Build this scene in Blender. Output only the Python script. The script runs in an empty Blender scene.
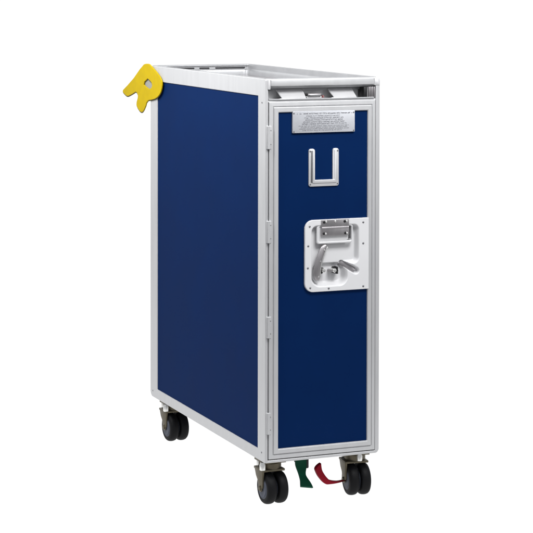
import bpy, bmesh, math, random
from mathutils import Vector, Matrix
random.seed(7)
sc = bpy.context.scene
col = sc.collection
MM = 0.001

# ------------------------------------------------------------------ materials
def new_mat(name):
    m = bpy.data.materials.new(name); m.use_nodes = True
    return m, m.node_tree, m.node_tree.nodes['Principled BSDF']

def mat(name, rgb, rough=.5, metal=0., spec=.5, vary=.06, scale=30., rvary=.08, bump=0., bscale=400., stretch=(1,1,1), coat=0.):
    m, t, b = new_mat(name)
    N, L = t.nodes, t.links
    tc = N.new('ShaderNodeTexCoord'); mp = N.new('ShaderNodeMapping'); mp.inputs['Scale'].default_value = stretch
    L.new(tc.outputs['Object'], mp.inputs['Vector'])
    n = N.new('ShaderNodeTexNoise'); n.inputs['Scale'].default_value = scale; n.inputs['Detail'].default_value = 5
    L.new(mp.outputs[0], n.inputs['Vector'])
    r = N.new('ShaderNodeValToRGB')
    r.color_ramp.elements[0].position = .3; r.color_ramp.elements[1].position = .7
    r.color_ramp.elements[0].color = (*[c*(1-vary) for c in rgb], 1)
    r.color_ramp.elements[1].color = (*[min(1, c*(1+vary)) for c in rgb], 1)
    L.new(n.outputs['Fac'], r.inputs[0]); L.new(r.outputs[0], b.inputs['Base Color'])
    mr = N.new('ShaderNodeMapRange'); mr.inputs['To Min'].default_value = max(.02, rough-rvary); mr.inputs['To Max'].default_value = min(1, rough+rvary)
    L.new(n.outputs['Fac'], mr.inputs['Value']); L.new(mr.outputs[0], b.inputs['Roughness'])
    b.inputs['Metallic'].default_value = metal
    b.inputs['Specular IOR Level'].default_value = spec
    b.inputs['Coat Weight'].default_value = coat
    if bump:
        n2 = N.new('ShaderNodeTexNoise'); n2.inputs['Scale'].default_value = bscale; n2.inputs['Detail'].default_value = 3
        L.new(mp.outputs[0], n2.inputs['Vector'])
        bp = N.new('ShaderNodeBump'); bp.inputs['Strength'].default_value = bump; bp.inputs['Distance'].default_value = .0006
        L.new(n2.outputs['Fac'], bp.inputs['Height']); L.new(bp.outputs[0], b.inputs['Normal'])
    return m

M = {}
M['alu'] = mat('anodised_aluminium', (.50,.503,.512), .46, .35, .5, .035, 60, .07, .22, 700, (1,1,.15))
M['alu_tray'] = mat('tray_aluminium', (.36,.365,.375), .38, .6, .5, .05, 25, .06, .1, 300)
M['alu_dark'] = mat('recess_metal', (.66,.66,.67), .4, .2, .5, .08, 40, .06)
M['blue'] = mat('blue_laminate', (.0017,.0145,.0690), .62, 0, .025, .05, 9, .04, .06, 900)
M['white'] = mat('white_plastic', (.635,.635,.645), .4, 0, .45, .015, 20, .04)
M['cap'] = mat('corner_cap_metal', (.62,.62,.63), .4, .4, .5, .02, 40, .04)
M['steel'] = mat('brushed_steel', (.36,.345,.355), .36, .75, .5, .08, 80, .06, .1, 500, (1,1,.2))
M['screw'] = mat('screw_steel', (.20,.20,.21), .4, .7, .5, .1, 200, .05)
M['bright'] = mat('bright_zinc', (.86,.86,.84), .25, .8, .5, .03, 100, .05)
M['rubber'] = mat('black_rubber', (.0035,.0036,.0045), .6, 0, .16, .25, 60, .1, .25, 500)
M['hub'] = mat('grey_hub_plastic', (.060,.068,.090), .55, 0, .25, .1, 60, .08)
M['fork'] = mat('olive_zinc_steel', (.105,.090,.060), .42, .6, .5, .22, 35, .1)
M['dark'] = mat('gap_shade_and_bracket', (.035,.035,.038), .7, 0, .3, .1, 50)  # shade in the rim openings and door gap; also the pedal bracket
M['black'] = mat('black_plastic', (.010,.010,.011), .45, 0, .4, .1, 50)
M['green'] = mat('green_pedal_paint', (.001,.066,.033), .5, 0, .12, .2, 40, .1, .15, 200)
M['red'] = mat('red_pedal_paint', (.24,.0035,.014), .5, 0, .10, .15, 40, .08)
M['yellow'] = mat('yellow_letter_face', (.42,.30,.001), .6, 0, .08, .05, 40, .05, .1, 300)
M['letter_edge_shade'] = mat('shaded_letter_edge', (.10,.09,.05), .6, 0, .3, .1, 60)
M['letter_back'] = mat('pale_grey_backing', (.25,.25,.235), .6, 0, .3, .04, 60)
M['placard'] = mat('placard_metal', (.50,.51,.54), .4, .3, .5, .03, 60, .05)
M['ink'] = mat('placard_ink', (.12,.12,.135), .6, 0, .3, .2, 300)
M['redmark'] = mat('red_mark', (.20,.075,.075), .5, 0, .4, .1, 100)
M['under'] = mat('underside_metal', (.10,.10,.105), .6, .4, .4, .1, 30)

def floor_mat():
    m, t, b = new_mat('white_glowing_sweep')
    N, L = t.nodes, t.links
    n = N.new('ShaderNodeTexNoise'); n.inputs['Scale'].default_value = 3
    r = N.new('ShaderNodeValToRGB')
    r.color_ramp.elements[0].color = (.05,.05,.05,1); r.color_ramp.elements[1].color = (.06,.06,.06,1)
    L.new(n.outputs['Fac'], r.inputs[0]); L.new(r.outputs[0], b.inputs['Base Color'])
    b.inputs['Roughness'].default_value = .9; b.inputs['Specular IOR Level'].default_value = .1
    b.inputs['Emission Color'].default_value = (1,1,1,1); b.inputs['Emission Strength'].default_value = 1.0  # added glow keeps floor and backdrop pure white, even in shadow
    return m
M['floor'] = floor_mat()

# ------------------------------------------------------------------ object helpers
ORG = {}
def link(name, bm, mats, parent=None, angle=32, smooth=True):
    bmesh.ops.remove_doubles(bm, verts=bm.verts, dist=1e-6)
    bmesh.ops.recalc_face_normals(bm, faces=bm.faces)
    vs = [v.co for v in bm.verts]
    c = Vector([(min(v[i] for v in vs)+max(v[i] for v in vs))/2 for i in range(3)])
    bmesh.ops.translate(bm, vec=-c, verts=bm.verts)
    me = bpy.data.meshes.new(name); bm.to_mesh(me); bm.free()
    for m in (mats if isinstance(mats, (list, tuple)) else [mats]): me.materials.append(M[m])
    if smooth:
        me.polygons.foreach_set('use_smooth', [True]*len(me.polygons))
        me.set_sharp_from_angle(angle=math.radians(angle))
    o = bpy.data.objects.new(name, me); col.objects.link(o)
    ORG[o] = c
    if parent is not None:
        o.parent = parent; o.location = c-ORG[parent]
    else: o.location = c
    return o

def weighted(o):
    m = o.modifiers.new('weighted_normals', 'WEIGHTED_NORMAL'); m.keep_sharp = True; m.weight = 60

def FR(a, b, d): return Vector((a, d, b))      # front plane: a = x, b = z, depth = y
def SL(a, b, d): return Vector((d, a, b))      # left side plane: a = y, b = z, depth = x
def TP(a, b, d): return Vector((a, b, d))      # horizontal plane

def rrect(l, r, b, t, rad, seg=6):
    """rounded rectangle outline, rad = (bl, br, tr, tl)"""
    if not isinstance(rad, (tuple, list)): rad = (rad,)*4
    pts = []
    for (cx, cy, sx, sy, a0), R in zip(((l,b,1,1,180),(r,b,-1,1,270),(r,t,-1,-1,0),(l,t,1,-1,90)), rad):
        R = max(R, 1e-5)
        for k in range(seg+1):
            a = math.radians(a0+90*k/seg)
            pts.append((cx+sx*R+R*math.cos(a), cy+sy*R+R*math.sin(a)))
    return pts

def loft(bm, loops, close_first=False, close_last=False, mi=0):
    rows = [[bm.verts.new(p) for p in lp] for lp in loops]
    n = len(rows[0])
    for A, B in zip(rows, rows[1:]):
        for i in range(n):
            j = (i+1) % n
            try: bm.faces.new((A[i], A[j], B[j], B[i])).material_index = mi
            except ValueError: pass
    if close_first: bm.faces.new(rows[0]).material_index = mi
    if close_last: bm.faces.new(rows[-1]).material_index = mi
    return rows

def ring(bm, outer, inner, profile, mp, rad=(.002,)*4, irad=.0005, mi=0):
    """mitred frame: outer/inner = (l, r, b, t); profile = (fraction inward, depth)"""
    loops = []
    ir = irad if isinstance(irad, (tuple, list)) else (irad,)*4
    for f, d in profile:
        q = [o+(i-o)*f for o, i in zip(outer, inner)]
        R = [a+(c-a)*f for a, c in zip(rad, ir)]
        loops.append([mp(x, y, d) for x, y in rrect(*q, R)])
    loft(bm, loops)

def slab(bm, outline, d0, d1, mp, bev=.001, mi=0, inset=None):
    """prism of an outline, front edge at d0 softened, back at d1"""
    cx = sum(p[0] for p in outline)/len(outline); cy = sum(p[1] for p in outline)/len(outline)
    s = 1 if d1 > d0 else -1
    def shrink(k):
        # offset inwards by k along vertex normals
        n = len(outline); out = []
        area = sum(outline[i][0]*outline[(i+1)%n][1]-outline[(i+1)%n][0]*outline[i][1] for i in range(n))
        sg = 1 if area > 0 else -1
        for i in range(n):
            p0, p1, p2 = Vector(outline[i-1]), Vector(outline[i]), Vector(outline[(i+1)%n])
            e1 = (p1-p0); e2 = (p2-p1)
            if e1.length < 1e-9 or e2.length < 1e-9: nn = Vector((-(p2-p0).y, (p2-p0).x))*sg
            else:
                n1 = Vector((-e1.y, e1.x)).normalized()*sg; n2 = Vector((-e2.y, e2.x)).normalized()*sg
                nn = n1+n2
                if nn.length > 1e-6:
                    nn = nn.normalized()/max(.45, (nn.normalized().dot(n1)))
            out.append((p1.x+nn.x*k, p1.y+nn.y*k))
        return out
    loops = [[mp(x, y, d1) for x, y in outline], [mp(x, y, d0+s*bev) for x, y in outline]]
    if bev > 0:
        loops.append([mp(x, y, d0+s*bev*.3) for x, y in shrink(bev*.3)])
        loops.append([mp(x, y, d0) for x, y in shrink(bev)])
    loft(bm, loops, True, True, mi)

def box(bm, a, b, bev=.001, mi=0, seg=2):
    x0,y0,z0 = a; x1,y1,z1 = b
    tmp = bmesh.new()
    bmesh.ops.create_cube(tmp, size=1)
    for v in tmp.verts:
        v.co = Vector(((x0+x1)/2+v.co.x*(x1-x0), (y0+y1)/2+v.co.y*(y1-y0), (z0+z1)/2+v.co.z*(z1-z0)))
    if bev > 0: bmesh.ops.bevel(tmp, geom=tmp.edges[:], offset=bev, segments=seg, affect='EDGES', profile=.5)
    add(bm, tmp, mi)

def add(bm, tmp, mi=0, mx=None):
    mp = {}
    for v in tmp.verts: mp[v] = bm.verts.new(mx @ v.co if mx else v.co)
    for f in tmp.faces:
        g = bm.faces.new([mp[v] for v in f.verts]); g.material_index = mi if mi is not None else f.material_index
    tmp.free()

def lathe(bm, prof, o, axis, mi=0, seg=32, mis=None):
    """prof = (radius, height along axis)"""
    axis = Vector(axis).normalized(); o = Vector(o)
    u = axis.orthogonal().normalized(); w = axis.cross(u)
    rows = []
    for r, h in prof:
        r = max(r, 1e-5)
        rows.append([bm.verts.new(o+axis*h+u*r*math.cos(2*math.pi*k/seg)+w*r*math.sin(2*math.pi*k/seg)) for k in range(seg)])
    for q, (A, B) in enumerate(zip(rows, rows[1:])):
        for i in range(seg):
            f = bm.faces.new((A[i], A[(i+1)%seg], B[(i+1)%seg], B[i])); f.material_index = mis[q] if mis else mi
    for R, q in ((rows[0], 0), (rows[-1], -1)):
        f = bm.faces.new(R); f.material_index = mis[q] if mis else mi

def tube(bm, pts, ra, rb, up, mi=0, seg=12):
    """elliptic tube through pts; ra across, rb along 'up'"""
    pts = [Vector(p) for p in pts]; up = Vector(up)
    loops = []
    n = len(pts)
    for i, p in enumerate(pts):
        t = (pts[min(i+1, n-1)]-pts[max(i-1, 0)]).normalized()
        s = t.cross(up).normalized()
        A = ra[i] if isinstance(ra, (list, tuple)) else ra
        loops.append([p+s*A*math.cos(2*math.pi*k/seg)+up*rb*math.sin(2*math.pi*k/seg) for k in range(seg)])
    loft(bm, loops, True, True, mi)

def bez(pts, n=8):
    """Catmull-Rom through 2D/3D points"""
    P = [Vector(p) for p in pts]; out = []
    for i in range(len(P)-1):
        a, b, c, d = P[max(i-1,0)], P[i], P[i+1], P[min(i+2,len(P)-1)]
        for k in range(n):
            t = k/n
            out.append(.5*((2*b)+(c-a)*t+(2*a-5*b+4*c-d)*t*t+(3*b-a-3*c+d)*t**3))
    out.append(P[-1]); return out

def mmp(*v): return tuple(q*MM for q in v)

# ------------------------------------------------------------------ the trolley
W, D, Z0, Z1, G = .3025, .821, .108, 1.033, -.004
cart = bpy.data.objects.new('service_trolley', None); col.objects.link(cart)
cart.location = (W/2, D/2, G); ORG[cart] = Vector((W/2, D/2, G))
cart.empty_display_size = .1
cart['label'] = 'tall narrow blue galley trolley with silver aluminium frame standing on black twin castors'
cart['category'] = 'trolley'

# side walls: aluminium frame round a blue panel
for sx, xo in ((1, -.001), (-1, W+.001)):
    bm = bmesh.new()
    X = lambda d: xo+sx*d
    zi = 0 if sx == 1 else .0062
    ring(bm, (.0006, D, Z0+zi, Z1-zi), (.048, .767, .1345, .9912),
         [(0,X(.0065)),(0,X(.0012)),(.012,X(.0003)),(.03,X(0)),(.955,X(0)),(.985,X(.0005)),(1,X(.0016)),(1,X(.006))],
         SL, rad=(.003,.016,.016,.004), irad=.001)
    fr = link('side_frame', bm, 'alu', cart); weighted(fr)
    bm = bmesh.new()
    slab(bm, rrect(.046, .769, .1325, .9932, .001, 2), X(.0028), X(.006), SL, 0)
    link('side_panel', bm, 'blue', cart)
    for y, z in ((.022,.9763),(.022,.13),(.80,.9763),(.80,.125)):
        bm = bmesh.new()
        lathe(bm, [(.0021,0),(.0019,.0007),(.001,.001)], (xo-sx*.0001, y, z), (-sx,0,0), seg=14)
        link('rivet', bm, 'screw', fr)

# rear wall
bm = bmesh.new()
ring(bm, (.006, W-.006, Z0+.002, Z1-.002), (.04, W-.04, .142, .985),
     [(0,D-.02),(0,D-.001),(.05,D+.001),(.95,D+.001),(1,D-.001),(1,D-.004)], FR, rad=(.004,)*4)
weighted(link('rear_frame', bm, 'alu', cart))
bm = bmesh.new()
slab(bm, rrect(.038, W-.038, .14, .987, .001, 2), D-.002, D-.006, FR, 0)
link('rear_panel', bm, 'blue', cart)

# front surround
bm = bmesh.new()
ring(bm, (0, W, Z0, Z1), (.0056, .2925, .1145, 1.0150),
     [(0,.022),(0,.0014),(.06,.0004),(.2,0),(.85,0),(1,.0008),(1,.024)], FR, rad=(.002,.009,.010,.002), irad=.0008)
ff = link('front_frame', bm, 'alu', cart); weighted(ff)
bm = bmesh.new()
box(bm, (.0112,-.0022,1.0158), (.2872,.010,1.0326), .0022, seg=3)
link('top_rail', bm, 'alu', cart)
# cap pieces at both ends of the rail
bm = bmesh.new()
slab(bm, rrect(.2880, .3030, 1.0140, 1.0334, (.001,.002,.009,.001), 6), -.0016, .012, FR, .0010)
link('corner_cap', bm, 'cap', cart)
bm = bmesh.new()
slab(bm, rrect(.0042, .0104, 1.0085, 1.0334, (.001,.0015,.001,.001), 3), -.0026, .012, FR, .0008)
link('corner_cap', bm, 'cap', cart)
# dark ring standing in for the shade inside the door gap
bm = bmesh.new()
ring(bm, (.0050, .2930, .1140, .9815), (.016, .284, .122, .972), [(0,.016),(0,.013),(1,.013),(1,.016)], FR, rad=(.001,)*4)
link('door_gap_shade', bm, 'dark', cart)

# base plate
bm = bmesh.new()
box(bm, (.0075,.006,Z0+.0008), (W-.0075,D-.006,Z0+.006), .0005)
link('base_plate', bm, 'under', cart)

# recess over the door
bm = bmesh.new()
box(bm, (.0057,.040,.9790), (.2924,.044,1.0148), 0)            # back wall
box(bm, (.0057,.0012,.9772), (.2924,.0398,.9812), .0008)       # shelf
box(bm, (.0057,.012,1.0105), (.2924,.0398,1.0146), .0005)      # roof
link('latch_recess', bm, 'alu_dark', cart)
bm = bmesh.new()
# rolled lip along the front of the shelf
tube(bm, [mmp(7,.6,984.2), mmp(30,.2,983.6), mmp(150,.2,983.4), mmp(287,.2,983.4)], .0022, .0022, (0,1,0), seg=10)
lip = link('shelf_lip', bm, 'alu_tray', cart)
def flap(x0, x1, tx0, tx1):
    bm = bmesh.new()
    a = [Vector(mmp(x0,-.5,984.0)), Vector(mmp(x1,-.5,984.5)), Vector(mmp(tx1,31,1007.5)), Vector(mmp(tx0,31,1006.5))]
    n = (a[1]-a[0]).cross(a[3]-a[0]).normalized()*.0022
    lo = [bm.verts.new(p+n*.0) for p in a]; hi = [bm.verts.new(p+n) for p in a]
    bm.faces.new(lo); bm.faces.new(hi)
    for i in range(4): bm.faces.new((lo[i], lo[(i+1)%4], hi[(i+1)%4], hi[i]))
    bmesh.ops.bevel(bm, geom=bm.edges[:], offset=.0008, segments=2, affect='EDGES')
    # turned-up heel strip along the lower edge
    box(bm, ((x0-7)*MM,-.0012,.9822), ((x1-1)*MM,.004,.9862), .0012)
    link('flap', bm, 'cap', cart)
flap(42, 105, 36, 107); flap(180, 240, 173, 239)
bm = bmesh.new()
box(bm, mmp(112,12,985), mmp(152,36,989), .001, 0)
box(bm, mmp(114,8,989), mmp(150,30,996), .0018, 1)
box(bm, mmp(118,6.5,990.5), mmp(146,9,994), .0008, 2)
box(bm, mmp(154,12,985), mmp(159,24,991), .001, 3)
link('catch', bm, ['alu_dark','steel','alu_tray','redmark'], cart)
bm = bmesh.new()
box(bm, mmp(262,4,984), mmp(271.5,38,1010), .001, 0)
for k in range(4):
    x = 274+k*4.6
    box(bm, mmp(x,2,983.5), mmp(x+3.6,30,1010), .0008, 1)
box(bm, mmp(272,8,984), mmp(292,38,1009.5), 0, 2)
link('end_bracket', bm, ['black','steel','alu_dark'], cart)

# top tray
bm = bmesh.new()
prof = [(0,1.0328),(.0,1.0336),(.10,1.0342),(.55,1.0342),(.66,1.0332),(.68,1.0300),(.72,1.0205),(.86,1.0192),(.9,1.0180),(.94,1.0120),(1,1.0045),(1,1.0030)]
ring(bm, (.0008, W-.0008, .013, D-.001), (.0165, W-.0165, .0285, D-.0165), prof, TP, rad=(.002,.009,.012,.012), irad=.014)
rim = link('tray_rim', bm, 'alu_tray', cart, angle=24)
bm = bmesh.new()
box(bm, (.012,.063,.9985), (W-.012,D-.012,1.0032), 0)
link('tray_floor', bm, 'steel', cart)
for x0, x1 in ((38,126),(141,171.5),(189,283)):
    bm = bmesh.new()
    slab(bm, rrect(x0*MM, x1*MM, 1.0215, 1.0262, .002, 4), D-.0123, D-.009, FR, .0002)  # flat dark slabs on the wall, standing in for shaded openings
    link('slot_shade', bm, 'dark', rim)

# ------------------------------------------------------------------ door
DX0, DX1, DZ0, DZ1 = .0076, .2915, .1165, .9785
IX0, IX1, IZ0, IZ1 = .0325, .2700, .1412, .9525
bm = bmesh.new()
ring(bm, (DX0, DX1, DZ0, DZ1), (IX0, IX1, IZ0, IZ1),
     [(0,.024),(0,.0010),(.03,-.0006),(.06,-.0010),(.40,-.0012),(.42,.0002),(.44,.0008),(.47,.0008),(.49,-.0002),(.52,-.0020),(.56,-.0028),(.90,-.0028),(.96,-.0020),(1,-.0004),(1,.006)],
     FR, rad=(.002,)*4, irad=.0012)
door = link('door', bm, 'alu', cart, angle=24); weighted(door)
# blue sheet with a cut-out behind the latch housing
PX0, PX1, PZ0, PZ1 = .1022, .2716, .5160, .6890
bm = bmesh.new()
xs = [IX0-.002, PX0+.010, PX1-.014, IX1+.002]; zs = [IZ0-.002, PZ0+.010, PZ1-.010, IZ1+.002]
vv = {}
for d in (.0022, .0048):
    for i, x in enumerate(xs):
        for j, z in enumerate(zs): vv[i,j,d] = bm.verts.new((x,d,z))
for d in (.0022, .0048):
    for i in range(3):
        for j in range(3):
            if (i,j) != (1,1): bm.faces.new((vv[i,j,d],vv[i+1,j,d],vv[i+1,j+1,d],vv[i,j+1,d]))
link('door_panel', bm, 'blue', door, smooth=False)
# inner leaf of the door, closes the hollow behind the latch
bm = bmesh.new()
box(bm, (IX0-.012,.034,IZ0-.012), (IX1+.012,.037,IZ1+.012), 0)
link('inner_leaf', bm, 'alu_dark', door)

# hinges
for z0, z1 in ((865.6,921.2),(639.6,693),(410.5,462),(178.3,230.3)):
    bm = bmesh.new()
    slab(bm, rrect(1.2*MM, 13.4*MM, z0*MM, z1*MM, .0012, 3), -.0030, .001, FR, .0008)
    lathe(bm, [(.0016,0),(.0033,.0006),(.0033,(z1-z0)*MM-.0006),(.0016,(z1-z0)*MM)], mmp(6.3,-4.2,z0), (0,0,1), seg=16)
    h = link('hinge', bm, 'alu', cart)
    for q in (.2,.8):
        bm = bmesh.new()
        lathe(bm, [(.0012,0),(.0010,.0006)], mmp(11.4,-3,z0+(z1-z0)*q), (0,-1,0), seg=10)
        link('rivet', bm, 'screw', h)

# placard: riveted plate, small illegible print
bm = bmesh.new()
px0, px1, pz0, pz1 = 68.6, 234, 902.2, 954.5
slab(bm, rrect(px0*MM, px1*MM, pz0*MM, pz1*MM, .0008, 3), -.0032, .0022, FR, .0004, 0)
def stroke(x0, z0, x1, z1, w):
    d = Vector((x1-x0, z1-z0)); n = Vector((-d.y, d.x)).normalized()*w/2
    vs = [bm.verts.new((px*MM, -.00335, pz*MM)) for px, pz in ((x0+n.x,z0+n.y),(x0-n.x,z0-n.y),(x1-n.x,z1-n.y),(x1+n.x,z1+n.y))]
    bm.faces.new(vs).material_index = 1
def row(xa, xb, z, h, w, gap=.9):
    x = xa; word = random.randint(3, 9)
    while x < xb-1.5:
        cw = random.uniform(.55, .85)*h
        k = random.randint(0, 4)
        if k in (0, 1, 3): stroke(x, z, x+.1*h, z+h, w)
        if k in (1, 4): stroke(x, z+h, x+cw, z+h, w)
        if k in (0, 2, 3): stroke(x+.1*h, z+h*.5, x+cw, z+h*.5, w)
        if k in (2, 4): stroke(x, z, x+cw, z+h, w)
        if k in (0, 3): stroke(x+cw, z, x+cw+.1*h, z+h, w)
        if k in (1, 2): stroke(x, z, x+cw, z, w)
        x += cw+gap; word -= 1
        if word == 0: x += 1.6; word = random.randint(2, 9)
row(97, 222, 947.0, 2.7, .75, .55); row(80, 83, 947.0, 2.2, .7); row(87, 91, 947.0, 2.2, .7); row(225, 227, 947, 2.2, .7)
row(104, 194, 941.2, 2.7, .55, .45); row(99, 204, 936.4, 2.8, .55, .45); row(101, 203, 931.6, 2.8, .55, .45)
row(96, 208, 926.8, 2.8, .55, .45); row(93, 212, 922.0, 2.8, .55, .45)
row(84, 218, 917.6, 2.0, .36, .4); row(90, 215, 914.0, 2.0, .36, .4); row(86, 219, 910.4, 2.0, .36, .4); row(94, 200, 906.8, 2.0, .36, .4)
pc = link('placard', bm, ['placard','ink'], cart)
for x, z in ((71.5,949.5),(230.8,949),(71.5,905),(230.8,905)):
    bm = bmesh.new(); lathe(bm, [(.0021,0),(.0017,.0007)], mmp(x,-3.1,z), (0,-1,0), 0, 12)
    link('rivet', bm, 'screw', pc)

# U shaped card holder
def Ushape(l, r, b, t, w, wb, rr):
    o = []
    def arc(cx, cy, R, a0, a1, n=5):
        for k in range(n+1):
            a = math.radians(a0+(a1-a0)*k/n); o.append((cx+R*math.cos(a), cy+R*math.sin(a)))
    arc(l+rr, b+rr, rr, 180, 270); arc(r-rr, b+rr, rr, 270, 360)
    arc(r-rr*1.1, t-rr*1.1, rr*1.1, 0, 90); arc(r-w+rr*1.1, t-rr*1.1, rr*1.1, 90, 180)
    o += [(r-w, b+wb), (l+w, b+wb)]
    arc(l+w-rr*1.1, t-rr*1.1, rr*1.1, 0, 90); arc(l+rr*1.1, t-rr*1.1, rr*1.1, 90, 180)
    return o
bm = bmesh.new()
uo = [(x*MM, z*MM) for x, z in Ushape(112.3, 192, 771.2, 862.8, 16.0, 16.0, 5)]
slab(bm, uo, -.0016, .0022, FR, .0008)
# raised channel standing off the flange
ch = [(x*MM, z*MM) for x, z in Ushape(121.5, 186.0, 779.5, 859.5, 6.2, 7.6, 1.8)]
slab(bm, ch, -.0036, -.0012, FR, .0009)
u = link('card_holder', bm, 'cap', cart)
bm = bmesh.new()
box(bm, mmp(117.6,-3.0,781), mmp(121.7,-1.4,858), .0004)  # dark strip stands in for the shade beside the raised lip
link('lip_shade_strip', bm, 'screw', u)
for x, z in ((115.6,856.5),(188.8,856.5),(115.8,776.2),(188.4,776.2)):
    bm = bmesh.new(); lathe(bm, [(.0021,0),(.0015,.001)], mmp(x,-1.6,z), (0,-1,0), seg=12)
    link('rivet', bm, 'screw', u)

# latch housing: moulded plate with a stepped dish (height field with a true rounded outline)
def sdrr(x, z, l, r, b, t, R):
    qx = abs(x-(l+r)/2)-(r-l)/2+R; qz = abs(z-(b+t)/2)-(t-b)/2+R
    return math.hypot(max(qx,0), max(qz,0))+min(max(qx,qz),0)-R
def sdcap(x, z, a, b, R):
    dx, dz = b[0]-a[0], b[1]-a[1]
    t = max(0, min(1, ((x-a[0])*dx+(z-a[1])*dz)/(dx*dx+dz*dz)))
    return math.hypot(x-a[0]-t*dx, z-a[1]-t*dz)-R, t
def sm(t): t = max(0, min(1, t)); return t*t*(3-2*t)
def depth(x, z):
    d = 15*sm(-sdrr(x, z, 117.5, 247, 578.5, 677, 16)/8.5)
    d = max(d, 15*sm(-sdrr(x, z, 117.5, 217, 526, 640, 24)/8.0))
    p = sdrr(x, z, 126, 212.5, 531, 583.5, 20)
    d = max(d, d+9*sm(-p/6.0) if d > 10 else d)
    c, t = sdcap(x, z, (204,581), (237.5,561.5), 9.5)
    d = max(d, (20-9*t)*sm(-c/4.5))
    return d
bm = bmesh.new()
nx, nz = 150, 156
R = 21.
rows = []
L0, R0, B0, T0 = PX0*1000, PX1*1000, PZ0*1000, PZ1*1000
def zrow(j):
    t = j/nz
    e = .14
    if t < e: return B0+R*(1-math.cos(t/e*math.pi/2))
    if t > 1-e: return T0-R*(1-math.cos((1-t)/e*math.pi/2))
    return B0+R+(T0-B0-2*R)*(t-e)/(1-2*e)
def xleft(z):
    k = 0
    if z < B0+R: k = B0+R-z
    elif z > T0-R: k = z-(T0-R)
    return L0+R-math.sqrt(max(0, R*R-k*k)) if k else L0
for j in range(nz+1):
    z = zrow(j); xl = xleft(z)
    rows.append([bm.verts.new(mmp(xl+(R0-xl)*i/nx, -4.2+depth(xl+(R0-xl)*i/nx, z), z)) for i in range(nx+1)])
for j in range(nz):
    for i in range(nx):
        bm.faces.new((rows[j][i], rows[j][i+1], rows[j+1][i+1], rows[j+1][i]))
edge = [rows[0][i] for i in range(nx+1)]+[rows[j][nx] for j in range(1, nz+1)]+[rows[nz][i] for i in range(nx-1,-1,-1)]+[rows[j][0] for j in range(nz-1,0,-1)]
# rolled rim: step outwards/back so the plate reads as moulded, then a skirt to the panel
prev = edge
cxm, czm = (L0+R0)/2*MM, (B0+T0)/2*MM
for off, dy in ((.0007,.0005),(.0010,.0014),(.0010,.0060)):
    nxt = []
    for i, v in enumerate(edge):
        a, b = edge[i-1].co, edge[(i+1)%len(edge)].co
        t = Vector((b.x-a.x, b.z-a.z))
        n = Vector((t.y, -t.x)).normalized() if t.length > 1e-9 else Vector((0,0))
        nxt.append(bm.verts.new((v.co.x+n.x*off, v.co.y+dy, v.co.z+n.y*off)))
    for i in range(len(edge)):
        j = (i+1) % len(edge)
        bm.faces.new((prev[i], prev[j], nxt[j], nxt[i]))
    prev = nxt
latch = link('latch_housing', bm, 'white', cart, angle=60)
for x, z in ((113.4,674.6),(109.5,627.5),(108.6,574.1),(115.1,525.6),(164.4,522),(257,679.2),(257.1,627.7),(257.4,522.4)):
    bm = bmesh.new(); lathe(bm, [(.0026,0),(.0024,.0007),(.0016,.0012),(.0006,.0012)], mmp(x,-4.2,z), (0,-1,0), seg=14)
    link('screw', bm, 'screw', latch)
# folding bail handle with its steel hinge strip
bm = bmesh.new()
def ringmm(o, i, prof, R, ir): ring(bm, [q*MM for q in o], [q*MM for q in i], prof, FR, rad=(R*MM,)*4, irad=ir*MM)
ringmm((133.6,230,630.5,676), (139.5,226,636.5,672), [(1,.0036),(0,.0036),(0,-.0002),(.12,-.0018),(.35,-.0026),(.65,-.0026),(.88,-.0016),(1,-.0002),(1,.0036)], 6, 3)
slab(bm, [(x*MM, z*MM) for x, z in ((139.2,636.2),(212,636.2),(217.8,640),(217.8,671.5),(139.2,671.5))], -.0010, .0034, FR, .0006)
link('bail_handle', bm, 'white', latch)
bm = bmesh.new()
box(bm, mmp(217.6,3.4,640.5), mmp(226.5,6,672), .0004)  # dark block puts the shade into the open end of the bail
link('bail_slot_shade', bm, 'under', latch)
bm = bmesh.new()
slab(bm, rrect(.1434,.2174,.6712,.6893,.0015,3), -.0072, -.0040, FR, .0008)
slab(bm, rrect(.1434,.2174,.6505,.6690,.0015,3), -.0072, -.0022, FR, .0008)
lathe(bm, [(.0020,0),(.0030,.0006),(.0030,.0730),(.0020,.0736)], mmp(143.6,-6.0,670), (1,0,0), seg=16)
hs = link('hinge_strip', bm, 'steel', cart)
for x, z, m_ in ((150.5,684,1),(155.5,685.2,0),(180,685,0),(205.5,684.2,1),(210.5,684.8,0),(150,656.5,1),(154.5,656,0),(207.5,655.5,1),(211.5,655.2,0)):
    bm = bmesh.new()
    lathe(bm, [(.0034 if m_ else .0028,0),(.0030 if m_ else .0024,.0010+.0006*(1-m_)),(.001,.0016+.0006*(1-m_))], mmp(x,-7.1,z), (0,-1,0), 0, 14)
    link('screw', bm, 'black' if m_ else 'bright', hs)
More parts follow.
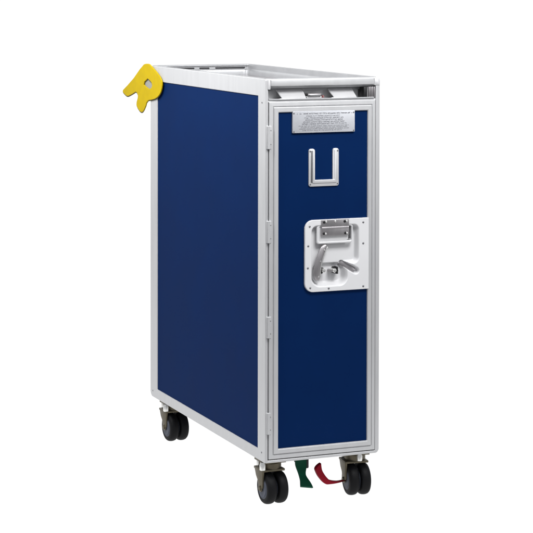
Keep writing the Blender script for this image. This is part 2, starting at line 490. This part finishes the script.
# curved locking lever
bm = bmesh.new()
pts = bez([mmp(158.5,1,628), mmp(151,-1,617), mmp(142,-2.5,598), mmp(135.8,-2.5,577), mmp(134.2,-1,558), mmp(137,2,542)], 6)
n = len(pts)
ra = [.0098*math.sqrt(max(.06, 1-(1-min(1, 5.*(i+.15)/n))**2))*math.sqrt(max(.06, 1-(1-min(1, 4.5*(n-.85-i)/n))**2))*(.86+.14*i/n) for i in range(n)]
tube(bm, pts, ra, .0052, (0,1,0), seg=18)
lv = link('latch_lever', bm, 'steel', cart, angle=50)
bm = bmesh.new()
pts2 = [p+Vector((.0066,-.0020,-.0005)) for p in pts[3:-5]]  # bright rod stands in for the highlight along the lever's right edge
tube(bm, pts2, .0025, .0021, (0,1,0), seg=10)
link('lever_edge_highlight', bm, 'bright', lv, angle=50)
for x, z in ((141,590),(136.5,552),(152,616)):
    bm = bmesh.new(); lathe(bm, [(.0022,0),(.0018,.0012)], mmp(x,-6.6,z), (0,-1,0), 0, 12)
    link('screw', bm, 'bright', lv)
# pivot nut and locking stud in the pocket
for x, z, s in ((150.5,565,1),(184,563.5,1)):
    bm = bmesh.new()
    lathe(bm, [(.0088,0),(.0088,.012),(.0076,.0135)], mmp(x-1.2 if x < 160 else x+3,19,z), (0,-1,0), 0, 6)
    lathe(bm, [(.0050,0),(.0050,.019),(.0038,.0208),(.0008,.0212)], mmp(x+2.4 if x < 160 else x-1.5,19,z+.5), (0,-1,0), 1, 20)
    if x > 160:
        lathe(bm, [(.0032,0),(.0032,.016),(.002,.0175)], mmp(x-10,19,z), (0,-1,0), 2, 14)
        box(bm, mmp(x+4,2.5,z-8.5), mmp(x+9,19,z-1.5), .0008, 0); box(bm, mmp(x+4,2.5,z+2), mmp(x+9,19,z+9), .0008, 0)
    link('lock_stud', bm, ['black','bright','steel'], latch)
# short finger resting in the slanted groove
bm = bmesh.new()
pts = bez([mmp(203,19,582.5), mmp(213,15,576.5), mmp(225,10.5,568.5), mmp(236,5.5,561.5)], 5)
n = len(pts)
tube(bm, pts, [.0090*math.sqrt(max(.2, 1-(1-min(1, 3.5*(n-.8-i)/n))**2)) for i in range(n)], .0042, (0,1,0), seg=18)
link('release_finger', bm, 'steel', latch, angle=50)

# ------------------------------------------------------------------ castors
def castor(cx, cy, rot, boltx):
    mx = Matrix.Translation((cx,cy,G)) @ Matrix.Rotation(math.radians(rot),4,'Z')
    def fin(name, bm, mats, parent, **k):
        bmesh.ops.transform(bm, matrix=mx, verts=bm.verts)
        return link(name, bm, mats, parent, **k)
    RW, WW, GAP, AZ = .0395, .0262, .0040, .0395
    bm = bmesh.new()
    lathe(bm, [(.018,.0850),(.0265,.0856),(.0265,.0985),(.022,.1005)], (0,.014,0), (0,0,1), 0, 32)
    box(bm, (-.029,-.013,.1000), (.030,.046,.1125), .001, 0)
    c = fin('castor', bm, 'fork', cart)
    bm = bmesh.new()
    # fork: bridge plate, a tapered outer leg with a folded front flange, a narrow leg between the wheels
    wl = WW+GAP/2+.0024
    box(bm, (-wl-.0026,-.013,.0802), (wl-.0035,.040,.0858), .0014)
    out = []
    for k in range(9):
        a = math.radians(180+180*k/8); out.append((.002+.0095*math.cos(a), AZ+.0095*math.sin(a)))
    out += [(.0165,AZ+.016),(.027,.066),(.036,.0838),(-.011,.0838),(-.0105,.075),(-.0092,AZ+.012)]
    slab(bm, out, -wl-.0026, -wl, SL, .0006)
    q = [Vector((-wl-.0005,-.0115,.0845)), Vector((-wl-.0005,-.0112,.074)), Vector((-wl-.0005,-.0100,AZ+.014)), Vector((-wl-.0005,-.0085,AZ+.002))]
    tube(bm, bez(q,4), .0026, .0034, (1,0,0), seg=10)
    f = fin('fork', bm, 'fork', c)
    bm = bmesh.new(); box(bm, (-.0014,.002,AZ-.006), (.0014,.014,.0806), .0005)
    fin('axle_support', bm, 'black', f)
    bm = bmesh.new()
    lathe(bm, [(.0066,0),(.0066,.003),(.0045,.0042)], (-wl-.0024,.001,AZ), (-1,0,0), 0, 6)
    fin('axle_bolt', bm, 'fork', f)
    for k, (x, y) in enumerate(((boltx,-.010),(.020,.034),(-.022,.036))):
        bm = bmesh.new(); R = .0075 if k == 0 else .0052
        lathe(bm, [(R*.8,0),(R,.0012),(R,.0130),(R*.7,.0200)], (x,y,.0852), (0,0,1), 0, 18)
        fin('bolt', bm, 'bright', f)
    for s in (-1, 1):
        bm = bmesh.new()
        h = WW
        pr = [(.006,-.0010),(.0215,-.0010),(.0230,.0008),(.0262,.0008),(.0272,.0002),(.0325,.0008),(.0358,.0022),(.0380,.0048),(.0391,.0085),(.0395,.0131)]
        full = pr+[(r, h-z) for r, z in reversed(pr[:-1])]
        nf = len(full)
        mis = [1 if (i < 3 or i >= nf-4) else 0 for i in range(nf-1)]
        base = s*(GAP/2) if s > 0 else -(GAP/2)-h
        lathe(bm, full, (base,0,AZ), (1,0,0), seg=64, mis=mis)
        fin('wheel', bm, ['rubber','hub'], c, angle=40)
    return c
castor(.0405, .050, 1, -.0315); castor(.2665, .050, -7, .004); castor(.0420, .735, 2, -.0325); castor(.2620, .735, 10, -.0325)

# ------------------------------------------------------------------ brake pedals
def strip(bm, centre, widths, thick, wdir):
    """bent sheet following 'centre', with its width along wdir"""
    C = [Vector(p) for p in centre]; n = len(C); wdir = Vector(wdir).normalized(); loops = []
    for i, p in enumerate(C):
        t = (C[min(i+1,n-1)]-C[max(i-1,0)]).normalized(); nn = t.cross(wdir).normalized()*thick/2
        a = wdir*widths[i]/2
        b = wdir*(widths[i]/2-.001)
        loops.append([p-a, p-b+nn, p+b+nn, p+a, p+b-nn, p-b-nn])
    loft(bm, loops, True, True)
bm = bmesh.new()
c = bez([mmp(131,84,104), mmp(130,84,84), mmp(130.5,82,66), mmp(131,76,50), mmp(134,66,36), mmp(134.5,57,24)], 6)
n = len(c)
w = []
for i in range(n):
    t = i/(n-1)
    w.append((.031 if t < .3 else .031-.011*sm((t-.3)/.3) if t < .6 else .020+.014*sm((t-.6)/.4)))
strip(bm, c, w, .0055, (1,-.05,-.16))
gp = link('brake_pedal', bm, 'green', cart, angle=50)
gp['label'] = 'green brake pedal'
bm = bmesh.new()
box(bm, mmp(118,84,78), mmp(148,100,104), .003)
box(bm, mmp(146,86,62), mmp(154,98,104), .003)
link('pedal_bracket', bm, 'dark', cart)
bm = bmesh.new()
outer = bez([mmp(169.2,82.2), mmp(160.6,77), mmp(155,69.8), mmp(157,60.9), mmp(165,46.6), mmp(180.3,30.4), mmp(195.1,28.2), mmp(216.2,29.4), mmp(238,33)], 5)
inner = bez([mmp(238,35), mmp(216.1,33), mmp(194.8,37.5), mmp(185.4,45), mmp(178.2,54.3), mmp(171.7,65.9), mmp(169.2,82.2)], 5)
ol = [(p.x, p.y) for p in outer]+[(p.x, p.y) for p in inner[:-1]]
slab(bm, ol, .046, .058, FR, .0018)
rp = link('brake_pedal', bm, 'red', cart, angle=50)
rp['label'] = 'red crescent shaped brake pedal'

# ------------------------------------------------------------------ yellow letter fixed to the corner
# outline in millimetres on the side wall (depth, height)
OUT = [(863.8, 1034.9), (852.2, 1036.9), (839.9, 1037.9), (826.7, 1038.2), (813.5, 1036.6), (789.2, 1028.2), (759.0, 1017.8), (733.4, 1007.4), (721.5, 1000.1), (715.6, 993.7), (713.9, 986.0), (716.4, 975.5), (723.2, 965.3), (735.9, 956.0), (754.6, 947.7), (776.1, 942.4), (802.1, 938.6), (826.6, 936.0), (841.5, 928.7), (846.8, 920.4), (861.0, 908.3), (871.6, 902.0), (881.5, 899.0), (891.3, 899.6), (901.2, 902.2), (916.6, 909.0), (926.6, 916.8), (924.8, 925.9), (915.7, 937.2), (913.9, 945.4), (922.1, 952.1), (933.9, 954.5), (946.7, 950.8), (977.0, 943.2), (998.3, 938.4), (1010.5, 937.7), (1021.7, 939.8), (1040.5, 945.2), (1048.1, 948.8), (1044.3, 953.9), (1004.9, 969.3), (949.4, 993.1), (899.5, 1019.2)]
HOLE = [(831.0, 996.8), (814.4, 992.2), (799.5, 987.4), (793.5, 979.8), (799.5, 973.0), (808.2, 969.4), (819.6, 967.6), (846.0, 972.4), (864.6, 977.7), (859.3, 986.6)]
def plate(bm, out, hole, x0, x1, bev, m_face, m_edge):
    tops = []
    for o, sgn in ((out, 1), (hole, -1)):
        n = len(o)
        ar = sum(o[i][0]*o[(i+1)%n][1]-o[(i+1)%n][0]*o[i][1] for i in range(n)); sg = (1 if ar > 0 else -1)*sgn
        ins = []
        for i in range(n):
            t = (Vector(o[(i+1)%n])-Vector(o[i-1])).normalized()
            ins.append((o[i][0]-t.y*sg*bev, o[i][1]+t.x*sg*bev))
        a = [bm.verts.new((x1, y*MM, z*MM)) for y, z in o]
        b = [bm.verts.new((x0+bev*.6*MM, y*MM, z*MM)) for y, z in o]
        c = [bm.verts.new((x0, y*MM, z*MM)) for y, z in ins]
        for A, B in ((a, b), (b, c)):
            for i in range(n): bm.faces.new((A[i], A[(i+1)%n], B[(i+1)%n], B[i])).material_index = m_edge
        tops.append((a, c))
    for k in (0, 1):
        es = []
        for pair in tops:
            lp = pair[k]
            for i in range(len(lp)):
                es.append(bm.edges.get((lp[i], lp[(i+1)%len(lp)])) or bm.edges.new((lp[i], lp[(i+1)%len(lp)])))
        for g in bmesh.ops.triangle_fill(bm, edges=es, use_beauty=True)['geom']:
            if isinstance(g, bmesh.types.BMFace): g.material_index = m_face if k == 1 else m_edge
bm = bmesh.new()
plate(bm, OUT, HOLE, -.0062, -.0030, .8, 0, 0)
letter = link('letter', bm, ['yellow'], None, angle=30)
letter['label'] = 'yellow capital letter R tilted on the upper rear corner of the trolley'
letter['category'] = 'letter'
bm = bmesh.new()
sh = [(y+7.5, z-3.2) for y, z in OUT]; hs_ = [(y+8, z-3.6) for y, z in HOLE]  # dark copy, shifted sideways and down, stands in for the letter's shaded edges
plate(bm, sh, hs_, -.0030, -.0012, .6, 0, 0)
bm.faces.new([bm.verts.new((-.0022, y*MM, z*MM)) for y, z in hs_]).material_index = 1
link('shaded_edge_backing', bm, ['letter_edge_shade','letter_back'], letter, angle=30)

# ------------------------------------------------------------------ white sweep: floor running up into a backdrop
bm = bmesh.new()
sweep = Matrix.Translation((.15,.41,0)) @ Matrix.Rotation(-.40,4,'Z')
yb, Rr, top = 3.6, 1.2, 3.6
prof = [(-1.0,0),(-.5,0),(.5,0),(1.5,0),(yb-Rr,0)]
for k in range(1, 17):
    a = math.pi/2*k/16; prof.append((yb-Rr+Rr*math.sin(a), Rr-Rr*math.cos(a)))
prof.append((yb, top))
xs = [i/14 for i in range(15)]
lf = lambda y: -1.0-.22*(y+1)-.55*max(0, y-.8)
rt = lambda y: 1.2+.24*(y+1)+.45*max(0, y-.8)
g = [[bm.verts.new(sweep @ Vector((lf(y)+(rt(y)-lf(y))*x, y, z+G-.0004))) for x in xs] for y, z in prof]
for A, B in zip(g, g[1:]):
    for i in range(len(xs)-1): bm.faces.new((A[i], A[i+1], B[i+1], B[i]))
bd = link('backdrop', bm, 'floor', None, angle=60)
bd['kind'] = 'structure'

# ------------------------------------------------------------------ light
w = bpy.data.worlds.new('World'); sc.world = w; w.use_nodes = True
N, L = w.node_tree.nodes, w.node_tree.links
bg = N['Background']
tc = N.new('ShaderNodeTexCoord'); sp = N.new('ShaderNodeSeparateXYZ'); rp_ = N.new('ShaderNodeValToRGB')
L.new(tc.outputs['Generated'], sp.inputs[0])
mr = N.new('ShaderNodeMapRange'); mr.inputs['From Min'].default_value = -1; mr.inputs['From Max'].default_value = 1
L.new(sp.outputs['Z'], mr.inputs['Value']); L.new(mr.outputs[0], rp_.inputs[0])
rp_.color_ramp.elements[0].position = .40; rp_.color_ramp.elements[0].color = (.12,.122,.127,1)
rp_.color_ramp.elements[1].position = .56; rp_.color_ramp.elements[1].color = (.42,.43,.45,1)
L.new(rp_.outputs[0], bg.inputs['Color']); bg.inputs['Strength'].default_value = 1.0

def area(name, loc, target, sx, sy, power, colr=(1,1,1)):
    l = bpy.data.lights.new(name, 'AREA'); l.shape = 'RECTANGLE'; l.size = sx; l.size_y = sy; l.energy = power; l.color = colr
    o = bpy.data.objects.new(name, l); col.objects.link(o); o.location = loc
    o.rotation_euler = (Vector(target)-Vector(loc)).to_track_quat('-Z','Y').to_euler()
    return o
area('back_left_fill', (-1.6,2.6,1.9), (0,.4,1.0), 1.6, 1.2, 11)  # unseen lamp, added for bright reflections in the side frame
area('front_right_fill', (1.5,-2.2,2.0), (.15,0,.9), 1.4, 1.2, 8)  # unseen lamp, added for reflections in the front frame
area('key_softbox', (-.80,.35,1.80), (.0,.4,.85), 1.3, .5, 37)
area('top_softbox', (.30,-.95,1.90), (.15,.05,.85), .9, .5, 30)

# ------------------------------------------------------------------ camera
f, cx, cy, yaw, pitch, roll = 1907.49674, 196.87063, 20.68363, 0.36723, -0.01904, 0.00086
fwd = Vector((math.sin(yaw)*math.cos(pitch), math.cos(yaw)*math.cos(pitch), math.sin(pitch)))
r = Vector((math.cos(yaw), -math.sin(yaw), 0)); u = r.cross(fwd)
r2 = r*math.cos(roll)+u*math.sin(roll); u2 = u*math.cos(roll)-r*math.sin(roll)
cam = bpy.data.cameras.new('camera'); co = bpy.data.objects.new('camera', cam); col.objects.link(co)
mw = Matrix((r2, u2, -fwd)).transposed().to_4x4(); mw.translation = (-1.79502, -4.20366, 1.1526+.108)
co.matrix_world = mw
cam.sensor_width = 36; cam.lens = f/533*36
cam.shift_x = (266.5-cx)/533; cam.shift_y = (cy-266.5)/533
cam.clip_start = .05; cam.clip_end = 100
sc.camera = co
sc.view_settings.view_transform = 'Standard'; sc.view_settings.look = 'None'; sc.view_settings.exposure = 0
